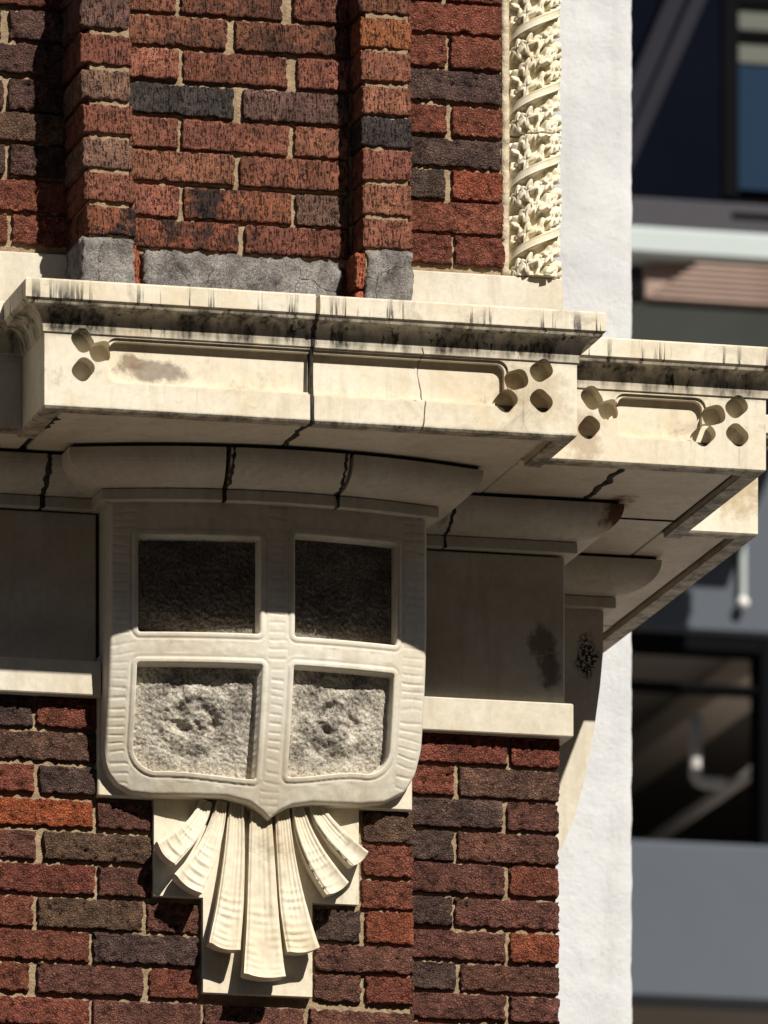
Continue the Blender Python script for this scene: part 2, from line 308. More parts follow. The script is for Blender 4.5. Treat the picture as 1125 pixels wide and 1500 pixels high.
def stone_mat(name, base, warm, streaks, grime=.25, bumpd=.0012, spots=()):
    m, nt, b = newmat(name); b.inputs['Roughness'].default_value = .62; b.inputs['Specular IOR Level'].default_value = .35
    p = pos(nt)
    col = mix(nt, ramp(nt, nz(nt, p, 5.5, 5, .62, .6), [(.38, 0.), (.72, 1.)]), base, warm)
    col = mix(nt, 1.0, col, ramp(nt, nz(nt, p, 70, 4, .6), [(.3, .9), (.7, 1.05)]), 'MULTIPLY')
    # faint vertical washing
    wash = nz(nt, pos(nt, 1, 1, .12), 34, 4, .6)
    col = mix(nt, ramp(nt, wash, [(.52, 0.), (.75, .45)]), col, tuple(c*.72 for c in warm))
    # black specks
    sp = ramp(nt, nz(nt, p, 260, 2, .5), [(.70, 0.), (.76, .8)])
    spm = mth(nt, 'MULTIPLY', sp, ramp(nt, nz(nt, p, 9, 3, .6), [(.5, 0.), (.65, 1.)]))
    col = mix(nt, spm, col, (.05, .04, .03))
    # brown lichen grime in broad patches
    gr = mth(nt, 'MULTIPLY', ramp(nt, nz(nt, p, 11, 6, .72, .8), [(.56, 0.), (.72, 1.)]), grime)
    col = mix(nt, gr, col, (.16, .11, .06))
    if streaks:
        sx = N(nt, 'ShaderNodeSeparateXYZ'); g = N(nt, 'ShaderNodeNewGeometry'); nt.links.new(g.outputs['Position'], sx.inputs[0])
        z = sx.outputs['Z']
        st = nz(nt, pos(nt, 1, 1, .05), 46, 4, .68)
        st2 = nz(nt, pos(nt, 1, 1, .10), 21, 3, .6)
        # run-off: drips start at the slab's lower arris, heaviest over the cove, thin tails above and below
        def band(a, b_, c, d):
            up = N(nt, 'ShaderNodeMapRange', interpolation_type='SMOOTHSTEP'); nt.links.new(z, up.inputs[0]); up.inputs[1].default_value = a; up.inputs[2].default_value = b_
            dn = N(nt, 'ShaderNodeMapRange', interpolation_type='SMOOTHSTEP'); nt.links.new(z, dn.inputs[0]); dn.inputs[1].default_value = c; dn.inputs[2].default_value = d; dn.inputs[3].default_value = 1; dn.inputs[4].default_value = 0
            return mth(nt, 'MULTIPLY', up.outputs[0], dn.outputs[0])
        wide = mth(nt, 'MULTIPLY', ramp(nt, st2, [(.40, .18), (.58, 1.)]), band(.200, .222, .262, .276))
        drip = mth(nt, 'MULTIPLY', ramp(nt, st, [(.565, 0.), (.61, 1.)]), band(.196, .235, .268, .330))
        tail = mth(nt, 'MULTIPLY', ramp(nt, st, [(.62, 0.), (.74, .6)]), band(.05, .08, .10, .205))
        arris = mth(nt, 'MULTIPLY', ramp(nt, nz(nt, p, 16, 4, .7), [(.35, .25), (.6, .95)]), band(-.2, -.1, .0595, .068))
        tail = mth(nt, 'MAXIMUM', tail, arris)
        brk = ramp(nt, nz(nt, pos(nt, 1, 1, .4), 110, 3, .7), [(.34, .6), (.6, 1.)])
        s_ = mth(nt, 'MULTIPLY', mth(nt, 'MAXIMUM', mth(nt, 'MAXIMUM', wide, drip), tail), brk)
        col = mix(nt, s_, col, (.022, .017, .012))
    for (c_, r_, inner, colr, amt) in spots:
        v1 = N(nt, 'ShaderNodeVectorMath', operation='SUBTRACT'); nt.links.new(p, v1.inputs[0]); v1.inputs[1].default_value = c_
        v2 = N(nt, 'ShaderNodeVectorMath', operation='DIVIDE'); nt.links.new(v1.outputs[0], v2.inputs[0]); v2.inputs[1].default_value = r_
        ln = N(nt, 'ShaderNodeVectorMath', operation='LENGTH'); nt.links.new(v2.outputs[0], ln.inputs[0])
        dd = mth(nt, 'ADD', ln.outputs['Value'], mth(nt, 'MULTIPLY_ADD', nz(nt, p, 28, 5, .7), 1.8, -.9))
        mk2 = ramp(nt, dd, [(max(0, inner-.15), amt), (inner+.25, 0.)])
        if colr[0] < .03: mk2 = mth(nt, 'MULTIPLY', mk2, ramp(nt, nz(nt, p, 150, 2, .7), [(.42, 0.), (.5, 1.)]))
        col = mix(nt, mk2, col, mix(nt, nz(nt, p, 90, 4, .75), tuple(q*.35 for q in colr), tuple(min(1, q*1.5) for q in colr)))
    setc(nt, b, col)
    h = mth(nt, 'ADD', mth(nt, 'MULTIPLY', nz(nt, p, 120, 4, .6), .5), mth(nt, 'MULTIPLY', nz(nt, p, 18, 3, .5), 1.2))
    bump(nt, b, h, .55, bumpd)
    return m
M['cornice'] = stone_mat('weathered_cream_stone', (.72, .655, .53), (.62, .52, .36), True, .5, spots=[((-.615, -.50, .150), (.085, .1, .028), .75, (.27, .215, .165), .92), ((-.665, -.50, .165), (.035, .1, .02), .75, (.20, .13, .07), .8), ((.36, -.3, .11), (.05, .1, .10), .6, (.25, .15, .07), .5), ((.87, .3, .19), (.07, .2, .11), .7, (.42, .30, .15), .7), ((.20, -.52, .15), (.12, .1, .10), .5, (.40, .29, .15), .45)])
M['stone'] = stone_mat('cream_stone', (.66, .605, .50), (.55, .47, .34), False, .16, spots=[((.535, .10, .045), (.045, .12, .06), .7, (.14, .055, .02), .95), ((.395, .165, -.22), (.035, .1, .045), .7, (.17, .115, .075), .8), ((.405, .165, -.28), (.032, .1, .05), .7, (.11, .075, .05), .8), ((.63, .68, -.14), (.03, .1, .055), .7, (.012, .01, .009), 1.), ((.15, .11, .03), (.02, .1, .05), .5, (.1, .07, .04), .5)])
M['shield'] = stone_mat('glazed_cream_stone', (.72, .665, .56), (.62, .54, .41), False, .28, .0014)
M['fan'] = stone_mat('buff_glazed_stone', (.72, .65, .51), (.57, .47, .32), False, .5, .0012)
M['column'] = stone_mat('carved_buff_stone', (.78, .715, .56), (.70, .60, .40), False, .1, .0010)

def ground_panel(name, soot):
    m, nt, b = newmat(name); b.inputs['Roughness'].default_value = .9; p = pos(nt)
    f = ramp(nt, nz(nt, p, 200, 3, .7), [(.36, 0.), (.58, 1.)])
    if soot:
        g = ramp(nt, nz(nt, p, 14, 5, .7), [(.40, 0.), (.66, 1.)])
        c_ = mix(nt, g, mix(nt, f, (.05, .041, .032), (.15, .125, .10)), mix(nt, f, (.09, .076, .06), (.32, .28, .225)))
    else:
        g = ramp(nt, nz(nt, p, 19, 6, .72, .3), [(.43, 0.), (.56, 1.)])
        q_ = ramp(nt, nz(nt, p, 8, 2, .5), [(.40, 0.), (.56, 1.)])
        c_ = mix(nt, f, (.30, .262, .21), (.60, .55, .46))
        c_ = mix(nt, mth(nt, 'MULTIPLY', g, q_), c_, mix(nt, f, (.06, .052, .043), (.33, .295, .245)))
    setc(nt, b, c_); bump(nt, b, nz(nt, p, 150, 3, .7), .9, .0035); return m
M['panel_soot'] = ground_panel('sooted_rough_panel', 1.0)
M['panel_worn'] = ground_panel('worn_rough_panel', 0)

m, nt, b = newmat('cracked_concrete_patch'); b.inputs['Roughness'].default_value = .95; p = pos(nt)
c_ = mix(nt, ramp(nt, nz(nt, p, 13, 7, .75), [(.36, 0.), (.62, 1.)]), (.15, .128, .115), (.60, .55, .505))
vo = N(nt, 'ShaderNodeTexVoronoi', feature='DISTANCE_TO_EDGE'); vo.inputs['Scale'].default_value = 5.2
wv = N(nt, 'ShaderNodeVectorMath', operation='ADD'); ns = N(nt, 'ShaderNodeTexNoise'); ns.inputs['Scale'].default_value = 30; ns.inputs['Detail'].default_value = 4
nt.links.new(p, ns.inputs['Vector']); sc = N(nt, 'ShaderNodeVectorMath', operation='SCALE'); sc.inputs[3].default_value = .035
nt.links.new(ns.outputs['Color'], sc.inputs[0]); nt.links.new(p, wv.inputs[0]); nt.links.new(sc.outputs[0], wv.inputs[1]); nt.links.new(wv.outputs[0], vo.inputs['Vector'])
ck = ramp(nt, vo.outputs['Distance'], [(.0, .1), (.007, 1.)])
c_ = mix(nt, 1.0, c_, ramp(nt, nz(nt, p, 260, 4, .8), [(.34, .35), (.52, 1.), (.7, 1.5)]), 'MULTIPLY')
ck = mth(nt, 'MAXIMUM', ck, ramp(nt, nz(nt, p, 26, 3, .6), [(.5, 0.), (.6, 1.)]))
setc(nt, b, mix(nt, ck, (.02, .017, .015), c_))
bump(nt, b, mth(nt, 'ADD', mth(nt, 'MULTIPLY', nz(nt, p, 130, 5, .85), 1.6), mth(nt, 'MULTIPLY', ck, .5)), 1., .009); M['concrete'] = m

m, nt, b = newmat('white_stucco'); b.inputs['Roughness'].default_value = .9; p = pos(nt)
c_ = mix(nt, ramp(nt, nz(nt, p, 4, 5, .65), [(.35, 0.), (.65, 1.)]), (.50, .51, .515), (.61, .615, .62))
c_ = mix(nt, ramp(nt, nz(nt, pos(nt, 1, 1, .10), 16, 5, .7), [(.55, 0.), (.78, .4)]), c_, (.36, .345, .32))
c_ = mix(nt, ramp(nt, nz(nt, p, 75, 3, .7), [(.63, 0.), (.72, .35)]), c_, (.30, .29, .275))
setc(nt, b, c_); bump(nt, b, mth(nt, 'ADD', nz(nt, p, 75, 4, .7), nz(nt, p, 20, 3, .6)), .5, .006); M['stucco'] = m
M['navy'] = simple('navy_cladding', (.0030, .0040, .0078), (.0042, .0055, .0100), 1, .6, 0, spec=.0)
M['black'] = simple('black_metal', (.006, .006, .007), (.007, .007, .008), 2, .7, 0, spec=0)
M['grey_panel'] = simple('grey_spandrel_metal', (.085, .098, .118), (.10, .112, .132), .5, .6, 0, spec=.1)
M['grey_trim'] = simple('grey_trim_metal', (.055, .053, .062), (.065, .063, .072), 1, .7, 0, spec=.1)
M['olive'] = simple('olive_ceiling_stand_in', (.035, .038, .033), (.048, .052, .045), 1.5, .8, 0, spec=.1)
M['white_metal'] = simple('pale_painted_metal', (.42, .47, .46), (.47, .51, .50), 1, .5, 0)
M['timber'] = simple('pinkish_timber', (.27, .185, .15), (.36, .26, .215), 3, .7, 0)
M['beige'] = simple('beige_concrete', (.55, .48, .40), (.62, .54, .46), 1, .9, 0)
M['dark_conc'] = simple('dark_ceiling', (.22, .20, .18), (.28, .25, .23), 1, .9, 0)
M['pipe'] = simple('pale_pipe', (.48, .45, .42), (.52, .49, .46), 1, .7, 0)
M['sun_patch_bar'] = simple('slate_sun_patch', (.013, .013, .019), (.018, .018, .025), 1, .7, 0, spec=.1)
M['lamp_glare'] = simple('white_glare_globe', (.8, .8, .78), (.8, .8, .78), 1, .4, 0)
m, nt, b = newmat('blue_glass'); b.inputs['Base Color'].default_value = (.016, .033, .060, 1); b.inputs['Roughness'].default_value = .08; b.inputs['Specular IOR Level'].default_value = .7; M['glass'] = m
M['blind'] = simple('olive_blind', (.10, .105, .09), (.12, .125, .105), 1, .8, 0)
M['block'] = simple('dull_brown_added_block', (.06, .05, .043), (.08, .066, .058), 1, .9, 0)
M['ground'] = simple('worn_pavement', (.205, .18, .152), (.265, .235, .20), 1.2, .9, .004, 40)

# ------------------------------------------------------------------ ground
g = mk('ground', [(-300, -300, GROUND), (300, -300, GROUND), (300, 300, GROUND), (-300, 300, GROUND)], [(0, 1, 2, 3)], M['ground']); g['kind'] = 'structure'
# unseen block added behind the camera to shade the roadway and hide low sky
bm = bmesh.new(); bx(bm, -150, 150, -62, -40, GROUND, GROUND+32.5); bx(bm, -150.4, 150.4, -62, -39.6, GROUND+32.5, GROUND+33.5)
for i in range(40):
    for j in range(7): bx(bm, -78+i*3.9, -76.2+i*3.9, -40.08, -39.9, GROUND+1.5+j*4, GROUND+4+j*4)
o = from_bm('added_shade_block', bm, M['block']); o['kind'] = 'structure'

# ------------------------------------------------------------------ the brick building
BLD = empty('brick_building', (-.3, .5, GROUND), 'ornate red brick building with cream stone cornice, carved shield and twisted column', 'building')
box('wall_core', -1.7, .40, .27, 4.0, .40, 3.2, M['core'], BLD)
box('wall_core', -1.7, .055, .06, 4.0, GROUND, -.40, M['core'], BLD)
box('wall_core', .06, .425, .23, 4.0, GROUND, -.40, M['core'], BLD)
box('wall_core', -1.6, .40, .25, 4.0, -.44, .36, M['core'], BLD)

BC = {'r': (.225, .088, .056, .3), 'm': (.195, .080, .049, .6), 'c': (.275, .110, .071, .15), 'k': (.062, .050, .047, .5),
      'p': (.160, .090, .072, .35), 'q': (.235, .086, .05, .95), 'b': (.225, .130, .090, .35), 'o': (.36, .130, .058, .1),
      's': (.315, .106, .068, .2), 'd': (.175, .110, .092, .4), 't': (.42, .128, .068, .1), 'e': (.255, .112, .082, .3), 'o2': (.50, .138, .056, .2)}
def brick(x0, x1, z0, z1, yf, depth, mat, code, parent, amp=.0030, cell=.0044, sideL=False):
    combed = mat is M['combed']
    """a rough brick: gridded, displaced face with worn arrises, plain back"""
    x0 -= .0012; x1 += .0012; z0 -= .0012; z1 += .0012
    ex, ez = (x1-x0), (z1-z0)
    nx = max(6, int(ex/cell)); nz_ = max(5, int(ez/cell))
    sd = random.uniform(0, 99); tx = random.uniform(-.004, .004); tz = random.uniform(-.010, .010); dy = random.uniform(-.002, .0025)
    V = []; F = []
    r = .0045
    us = [0, r*.35/ex, r/ex]+[r/ex+(1-2*r/ex)*i/nx for i in range(1, nx)]+[1-r/ex, 1-r*.35/ex, 1]
    vs = [0, r*.35/ez, r/ez]+[r/ez+(1-2*r/ez)*i/nz_ for i in range(1, nz_)]+[1-r/ez, 1-r*.35/ez, 1]
    cx, cz = (x0+x1)/2, (z0+z1)/2
    ed = [random.choice((0, 0, 0, 1)) for _ in range(4)]
    chips = [(random.choice((x0, x1, random.uniform(x0, x1))), random.choice((z0, z1)), random.uniform(.009, .020), random.uniform(.004, .011)) for _ in range(random.choice((0, 0, 1, 1, 2)))]
    for v in vs:
        for u in us:
            a, c = u*ex, v*ez
            da, dc = min(a, ex-a), min(c, ez-c)
            back = 0
            if da < r: back += r*(1-math.sqrt(max(0, 1-(1-da/r)**2)))*.8
            if dc < r: back += r*(1-math.sqrt(max(0, 1-(1-dc/r)**2)))*.8
            x, z = x0+a, z0+c
            if combed:
                n1 = fbm(x*120+sd, z*20, sd, 3); n2 = fbm(x*95+sd, z*95, sd*2, 3)
                y = yf+dy+back-amp*(n1*.45+n2*.40)+.006*max(0, -n2-.22)
            else:
                n1 = fbm(x*46+sd, z*46, sd, 3); n2 = fbm(x*115+sd, z*115, sd*2, 3)
                y = yf+dy+back-amp*(n1*.8+n2*.75)+.010*max(0, -n2-.16)
            for (kx, kz, kr, kd) in chips:
                q0 = math.hypot(x-kx, z-kz)/kr+.5*fbm(x*90, z*90, sd, 2)
                if q0 < 1: y += kd*(1-q0)**.6*.8
            # worn, chewed edges
            w1 = fbm(x*60+sd*3, z*60, 5, 3); w2 = fbm(x*60, z*60+sd*2, 9, 3)
            k = max(0, 1-da/.012); q = max(0, 1-dc/.012)
            x += (cx-x)/max(abs(cx-x), 1e-6)*k*max(0, w1+.15)*.0055
            z += (cz-z)/max(abs(cz-z), 1e-6)*q*max(0, w2+.15)*.0055
            y += max(0, w1*k+w2*q)*.004
            V.append((x+tx*(z-cz), y, z+tz*(x-cx)))
    NU, NV = len(us), len(vs)
    for j in range(NV-1):
        for i in range(NU-1): F.append((j*NU+i, j*NU+i+1, (j+1)*NU+i+1, (j+1)*NU+i))
    loop = [i for i in range(NU)]+[j*NU+NU-1 for j in range(1, NV)]+[(NV-1)*NU+i for i in range(NU-2, -1, -1)]+[j*NU for j in range(NV-2, 0, -1)]
    prev = loop
    ks = [depth] if not sideL else [depth*k/8 for k in range(1, 9)]
    for d_ in ks:
        base = len(V)
        for i in loop:
            x, y, z = V[i]; jx = 0
            if sideL and d_ < depth: jx = fbm(d_*60+sd, z*60, sd, 3)*.0022*(1 if x > cx else -1)
            V.append((x-jx, yf+d_, z))
        n = len(loop); cur = list(range(base, base+n))
        for i in range(n): F.append((prev[(i+1) % n], prev[i], cur[i], cur[(i+1) % n]))
        prev = cur
    o = mk('brick', V, F, mat, parent, True)
    c = BC[code]; f = random.uniform(.88, 1.12)
    o.color = (c[0]*f, c[1]*f*random.uniform(.94, 1.06), c[2]*f, c[3])
    return o
def mortar(name, x0, x1, z0, z1, y, parent=BLD, cell=.006, amp=.0022):
    nx, nz_ = int((x1-x0)/cell), int((z1-z0)/cell); V = []; F = []
    for j in range(nz_+1):
        for i in range(nx+1):
            x = x0+(x1-x0)*i/nx; z = z0+(z1-z0)*j/nz_
            V.append((x, y-amp*fbm(x*70, z*70, y*9, 3), z))
    for j in range(nz_):
        for i in range(nx):
            a = j*(nx+1)+i; F.append((a, a+1, a+nx+2, a+nx+1))
    b = len(V); e = [(x0, y+.06, z0), (x1, y+.06, z0), (x1, y+.06, z1), (x0, y+.06, z1)]
    V += e; c = [0, nx, (nz_+1)*(nx+1)-1, nz_*(nx+1)]
    F.append((b+3, b+2, b+1, b))
    F.append(tuple([b]+[b+1]+list(range(nx, -1, -1)))); F.append(tuple([b+2, b+3]+list(range(c[3], c[2]+1))))
    F.append(tuple([b+1, b+2]+[j*(nx+1)+nx for j in range(nz_, -1, -1)])); F.append(tuple([b+3, b]+[j*(nx+1) for j in range(nz_+1)]))
    o = mk(name, V, F, M['mortar'], parent, True)
    return o
def lay(rows, wall, yf, mat, depth=.05, **k):
    for z0, z1, br in rows:
        for x0, x1, c in br:
            brick(x0, x1, z0, z1, yf, depth, M[mat], c, wall, **k)
wl = mortar('brick_wall', -1.05, -.645, .54, 1.26, .194); lay(D['fieldL'], wl, .18, 'rough')
wp = mortar('brick_panel', -.56, -.035, .54, 1.21, .103); lay(D['panel'], wp, .09, 'combed')
wr = mortar('brick_wall', .03, .322, .55, 1.27, .193); lay(D['fieldR'], wr, .18, 'rough')
for key, x0, x1 in (('pilL', -.638, -.553), ('pilR', -.038, .054)):
    pb = box('brick_pilaster', x0, x1, .009, .26, .45, 1.26, M['mortar'], BLD, 0)
    lay(D[key], pb, 0, 'combed', .21, sideL=True)
la = mortar('brick_wall', -1.05, .060, -1.30, -.40, .0125)
for z0, z1, br in D['lowA']:
    for x0, x1, c in br: brick(x0, x1, z0, z1, 0, .05, M['rough'], 'o2' if c == 'o' else c, la, amp=.0026)
for z0, z1, br in D['lowA2']:
    for x0, x1, c in br: brick(x0, x1, z0, z1, 0, .05, M['rough'], c, la, amp=.0026)
lb = mortar('brick_wall', .0, .429, -1.25, -.42, .193); lay(D['lowB'], lb, .18, 'rough', .2, amp=.0026)
ms = mortar('mortar_strip', .309, .324, .565, 1.27, .186, amp=.006); ms.data.materials[0] = M['lime']

# ------------------------------------------------------------------ concrete patches, sills
def patch(name, x0, x1, z0, z1, y, mat, parent=BLD, amp=.004, ragged=.006, depth=.05):
    nx, nz_ = max(8, int((x1-x0)/.006)), max(8, int((z1-z0)/.006)); V = []; F = []
    for j in range(nz_+1):
        for i in range(nx+1):
            u, v = i/nx, j/nz_; x = x0+(x1-x0)*u; z = z0+(z1-z0)*v
            e = min(u*(x1-x0), (1-u)*(x1-x0), (1-v)*(z1-z0))
            k = max(0, 1-e/.03)
            V.append((x+k*ragged*fbm(x*40, z*40, 3, 3)*2, y-amp*fbm(x*35, z*35, y, 4)+max(0, 1-e/.008)*.006, z+k*ragged*fbm(x*40, z*40, 8, 3)*2))
    for j in range(nz_):
        for i in range(nx): a = j*(nx+1)+i; F.append((a, a+1, a+nx+2, a+nx+1))
    loop = list(range(nx+1))+[j*(nx+1)+nx for j in range(1, nz_+1)]+[nz_*(nx+1)+i for i in range(nx-1, -1, -1)]+[j*(nx+1) for j in range(nz_-1, 0, -1)]
    b = len(V); V += [(V[i][0], y+depth, V[i][2]) for i in loop]; n = len(loop)
    for i in range(n): F.append((loop[(i+1) % n], loop[i], b+i, b+(i+1) % n))
    return mk(name, V, F, mat, parent, True)
q = D['conc']
patch('concrete_patch', q[0][0], q[0][2], .44, q[0][1]-.004, .083, M['concrete'])
patch('concrete_patch', -.656, -.541, .36, q[1][1]-.004, -.001, M['concrete'], ragged=.004, depth=.2)
patch('concrete_patch', -.036, .062, .36, q[2][1]-.003, -.001, M['concrete'], ragged=.004, depth=.09)
# broken bricks showing through the render
for a in ((-.556, -.522, .50, .553, .078, 't'), (-.535, -.512, .43, .545, .079, 't'), ):
    brick(a[0], a[1], a[2], a[3], a[4], .05, M['combed'], a[5], wp)
brick(-.060, -.034, .475, .553, .012, .09, M['combed'], 't', wp, sideL=True)
brick(-.056, -.036, .40, .470, .016, .09, M['combed'], 't', wp, sideL=True)
box('base_stone', -1.05, -.648, .172, .4, .36, D['sillL'][1]-.003, M['stone'], BLD, .003)
box('base_stone', .03, .441, .172, .5, .36, .562, M['stone'], BLD, .003)

# ------------------------------------------------------------------ cornice stones
ZT, ZB = .312, .058
prof = [(-.15, ZT-.002), (.046, ZT), (.05, ZT-.004), (.05, .272), (.045, .268), (.042, .262)]
prof += [(.040-.036*math.sin(math.radians(t)), .214+.048*math.cos(math.radians(t))) for t in range(9, 91, 9)]
prof += [(.0, .2125), (.0, .063), (-.004, ZB), (-.040, ZB), (-.040, .075), (-.15, .075)]
prof = list(reversed(prof))
cor = box('cornice', -1.6, .70, -.12, .3, .13, .29, M['joint'], BLD, 0)
def stone(path, dz): return sweep('cornice_stone', path, prof, M['cornice'], cor, dz)
s0 = stone([(-1.7, -.3), (-.85, -.3)], .002)
s1 = stone([(-.849, -.24), (-.849, -.52), (-.2875, -.52)], 0)
s2 = stone([(-.2785, -.52), (.284, -.52), (.284, -.24)], -.001)
s3 = stone([(.262, -.3), (.757, -.3), (.757, .36)], .0015)
s4 = stone([(.735, .3), (.913, .3), (.913, 1.55)], .003)
s5 = stone([(.911, 1.556), (.911, 4.2)], .001)
jm = box('cornice_joint', -.297, -.269, -.47, -.34, .069, .285, M['joint'], cor, 0)
def cyl(x, z, r, y0, y1, sq=1.): return prism([(x+r*math.cos(a*math.pi/10), z+r*sq*math.sin(a*math.pi/10)) for a in range(20)], y0, y1)
def leaf(x, z, r, y0, y1, ang):
    P = []
    for a in range(24):
        t = a*math.pi/12; rr = r*(1+.10*math.cos(2*t))*(1-.05*math.cos(4*t))
        P.append((x+rr*math.cos(t+ang), z+rr*math.sin(t+ang)))
    return prism(P, y0, y1)
def panels(o, pan, lobes, y, angs, openL=False, openR=False, r=.0235):
    x0, z1, x1, z0 = pan
    if openL: x0 -= .03
    if openR: x1 += .03
    cuts = [prism(rrect(x0, x1, z0, z1, .018), y-.05, y+.024), prism(rrect(x0-.007, x1+.007, z0-.005, z1+.006, .022), y-.05, y+.006)]
    for (lx, lz), a in zip(lobes, angs): cuts.append(leaf(lx, lz, r, y-.05, y+.040, a))
    boolean(o, cuts)
panels(s1, (D['pan1'][0]-.010, .2035, D['pan1'][2], .121), D['lobes1'], -.52, (2.2, .3, .9), openR=True)
panels(s2, (D['pan2'][0], .2035, D['pan2'][2]+.010, .119), D['lobes2'], -.52, (.3, .6, 2.4, .9), openL=True)
panels(s3, (D['pan3'][0]-.008, .2035, D['pan3'][2]+.010, .121), D['lobes3'], -.3, (2.2, .3, .9, .3, .7, 2.4, .8))
def worn(o, w_=.0022):
    m_ = o.modifiers.new('worn', 'BEVEL'); m_.width = w_; m_.segments = 2; m_.limit_method = 'ANGLE'; m_.angle_limit = math.radians(38); m_.use_clamp_overlap = True
    dg = bpy.context.evaluated_depsgraph_get(); dg.update(); nm = bpy.data.meshes.new_from_object(o.evaluated_get(dg)); o.modifiers.clear()
    old = o.data; o.data = nm; nm.name = 'cornice_stone'; bpy.data.meshes.remove(old)
# hairline crack through the right stone
def crack(pts, y0, y1, wd_=.0016):
    L = [(x-wd_*random.uniform(.4, 1.2), z) for x, z in pts]; Rr = [(x+wd_*random.uniform(.4, 1.2), z) for x, z in reversed(pts)]
    return prism(L+Rr, y0, y1)
cp = []; zz = .225; xx = -.050
while zz > .045: cp.append((xx, zz)); zz -= .012; xx += random.uniform(-.005, .0045)
boolean(s2, [crack(cp, -.56, -.470)])
for o in (s1, s2, s3): worn(o)
# soffit slabs behind the drip lip
def soff(x0, x1, y0, y1, z=.067): return box('soffit_slab', x0, x1, y0, y1, z, .125, M['stone'], cor, .003)
soff(-1.6, -.812, -.246, .2); soff(-.798, -.2850, -.468, .2, .0665); soff(-.2800, .232, -.468, .2); soff(.2335, .46, -.246, .225, .068); soff(.465, .705, -.246, .225, .0675)
soff(.240, .705, .230, .72, .067); soff(.7085, .861, .354, 1.30, .068); soff(.242, .705, .725, 4, .0675); soff(.7085, .861, 1.305, 4, .067)
box('soffit_groove_shade', -1.6, .90, -.45, 4, .126, .20, M['joint'], cor, 0) if False else None
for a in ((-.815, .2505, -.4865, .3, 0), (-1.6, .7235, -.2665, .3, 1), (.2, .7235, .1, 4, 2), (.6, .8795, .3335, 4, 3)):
    box('soffit_groove_shade', a[0], a[1], a[2], a[3], .0745+.001*a[4], .1235-.0005*a[4], M['joint'], cor, 0)  # black fill gives the groove behind the lip its shade by colour

# ------------------------------------------------------------------ bed moulding (fillet and quarter round) under the soffit
ov = [(-.06, -.036), (.020, -.036), (.022, -.034), (.022, -.013), (.018, -.0105)]
ov += [(.018+.086*math.sin(math.radians(t)), .053-.063*math.cos(math.radians(t))) for t in range(10, 91, 8)]
ov += [(.104, .058), (-.06, .058)]
bed = box('bed_moulding', -1.6, -.70, .03, .3, -.03, .066, M['joint'], BLD, 0)
def bmould(path, dz=0): return sweep('moulding_stone', path, ov, M['stone'], bed, dz)
SX0, SX1, SY, BOW = -.619, .067, -.106, .058
XC, HW = (SX0+SX1)/2, (SX1-SX0)/2
def bow(x): return BOW*(1-((x-XC)/HW)**2)
def curve(a, b, n=14): return [(a+(b-a)*i/n, SY-bow(a+(b-a)*i/n)) for i in range(n+1)]
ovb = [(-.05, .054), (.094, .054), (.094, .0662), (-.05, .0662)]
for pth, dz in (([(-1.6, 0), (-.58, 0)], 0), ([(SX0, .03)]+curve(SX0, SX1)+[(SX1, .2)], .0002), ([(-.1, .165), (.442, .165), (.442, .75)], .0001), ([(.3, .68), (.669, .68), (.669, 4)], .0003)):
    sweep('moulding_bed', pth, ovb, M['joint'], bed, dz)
bmould([(-1.6, 0), (-.752, 0)], .001); bmould([(-.744, 0), (-.58, 0)], .0005)
bmould([(SX0, .03)]+curve(SX0, -.392)); bmould(curve(-.384, -.150, 8)); bmould(curve(-.143, SX1)+[(SX1, .2)])
for x, yy in ((-.388, SY-.05), (-.1465, SY-.05), (-.748, -.01)): box('moulding_joint', x-.012, x+.012, yy, yy+.15, -.03, .064, M['joint'], bed, 0)
bmould([(-.1, .165), (.168, .165)], .001); bmould([(.173, .165), (.442, .165), (.442, .75)], .0015)
box('moulding_joint', .158, .183, .162, .25, -.03, .05, M['joint'], bed, 0)
bmould([(.3, .68), (.669, .68), (.669, 4)], .002)
box('moulding_core', -.59, .04, -.10, .2, -.034, .063, M['joint'], bed, 0)

def ragged(name, path, wmin, wmax, side, parent, n_sub=5, lift=.0012):
    """uneven black mortar smeared along a joint; path = 3-D points, side = unit vector across it"""
    P = [Vector(q_) for q_ in path]; pts = []
    for a, c in zip(P, P[1:]):
        for k in range(n_sub): pts.append(a.lerp(c, k/n_sub))
    pts.append(P[-1]); side = Vector(side); V = []; F = []; sd = random.uniform(0, 50)
    for i, q_ in enumerate(pts):
        w0 = wmin+(wmax-wmin)*max(0, min(1, .45+fbm(i*.16, sd, 0, 2)*1.2)); w1 = wmin+(wmax-wmin)*max(0, min(1, .45+fbm(i*.16, sd, 9, 2)*1.2))
        t_d = (pts[min(i+1, len(pts)-1)]-pts[max(i-1, 0)]).normalized(); nn = side.cross(t_d).normalized()
        if nn.y > 0 or (abs(nn.y) < .2 and nn.z > 0): nn = -nn
        wob = side*(.003*fbm(i*.10, sd, 4, 2))
        V += [q_+wob-side*w0-nn*.002, q_+wob-side*w0*.7+nn*lift, q_+wob+side*w1*.7+nn*lift, q_+wob+side*w1-nn*.002]
        if i:
            a = 4*(i-1)
            for k in range(3): F.append((a+k, a+k+1, a+k+5, a+k+4))
    return mk(name, V, F, M['joint'], parent, True)
def ovpath(x, yf): return [(x, yf-o_, z_) for o_, z_ in ov[1:-1]]
for x in (-.388, -.1465): ragged('ragged_joint', ovpath(x, SY-bow(x)), .002, .007, (1, 0, 0), bed)
ragged('ragged_joint', ovpath(-.748, 0), .003, .009, (1, 0, 0), bed); ragged('ragged_joint', ovpath(.1705, .165), .002, .006, (1, 0, 0), bed)
cpath = [(o_, z_) for o_, z_ in prof if o_ > -.041 and z_ < .30]
ragged('ragged_joint', [(-.283, -.52-o_, z_) for o_, z_ in cpath], .003, .0085, (1, 0, 0), cor, 4)
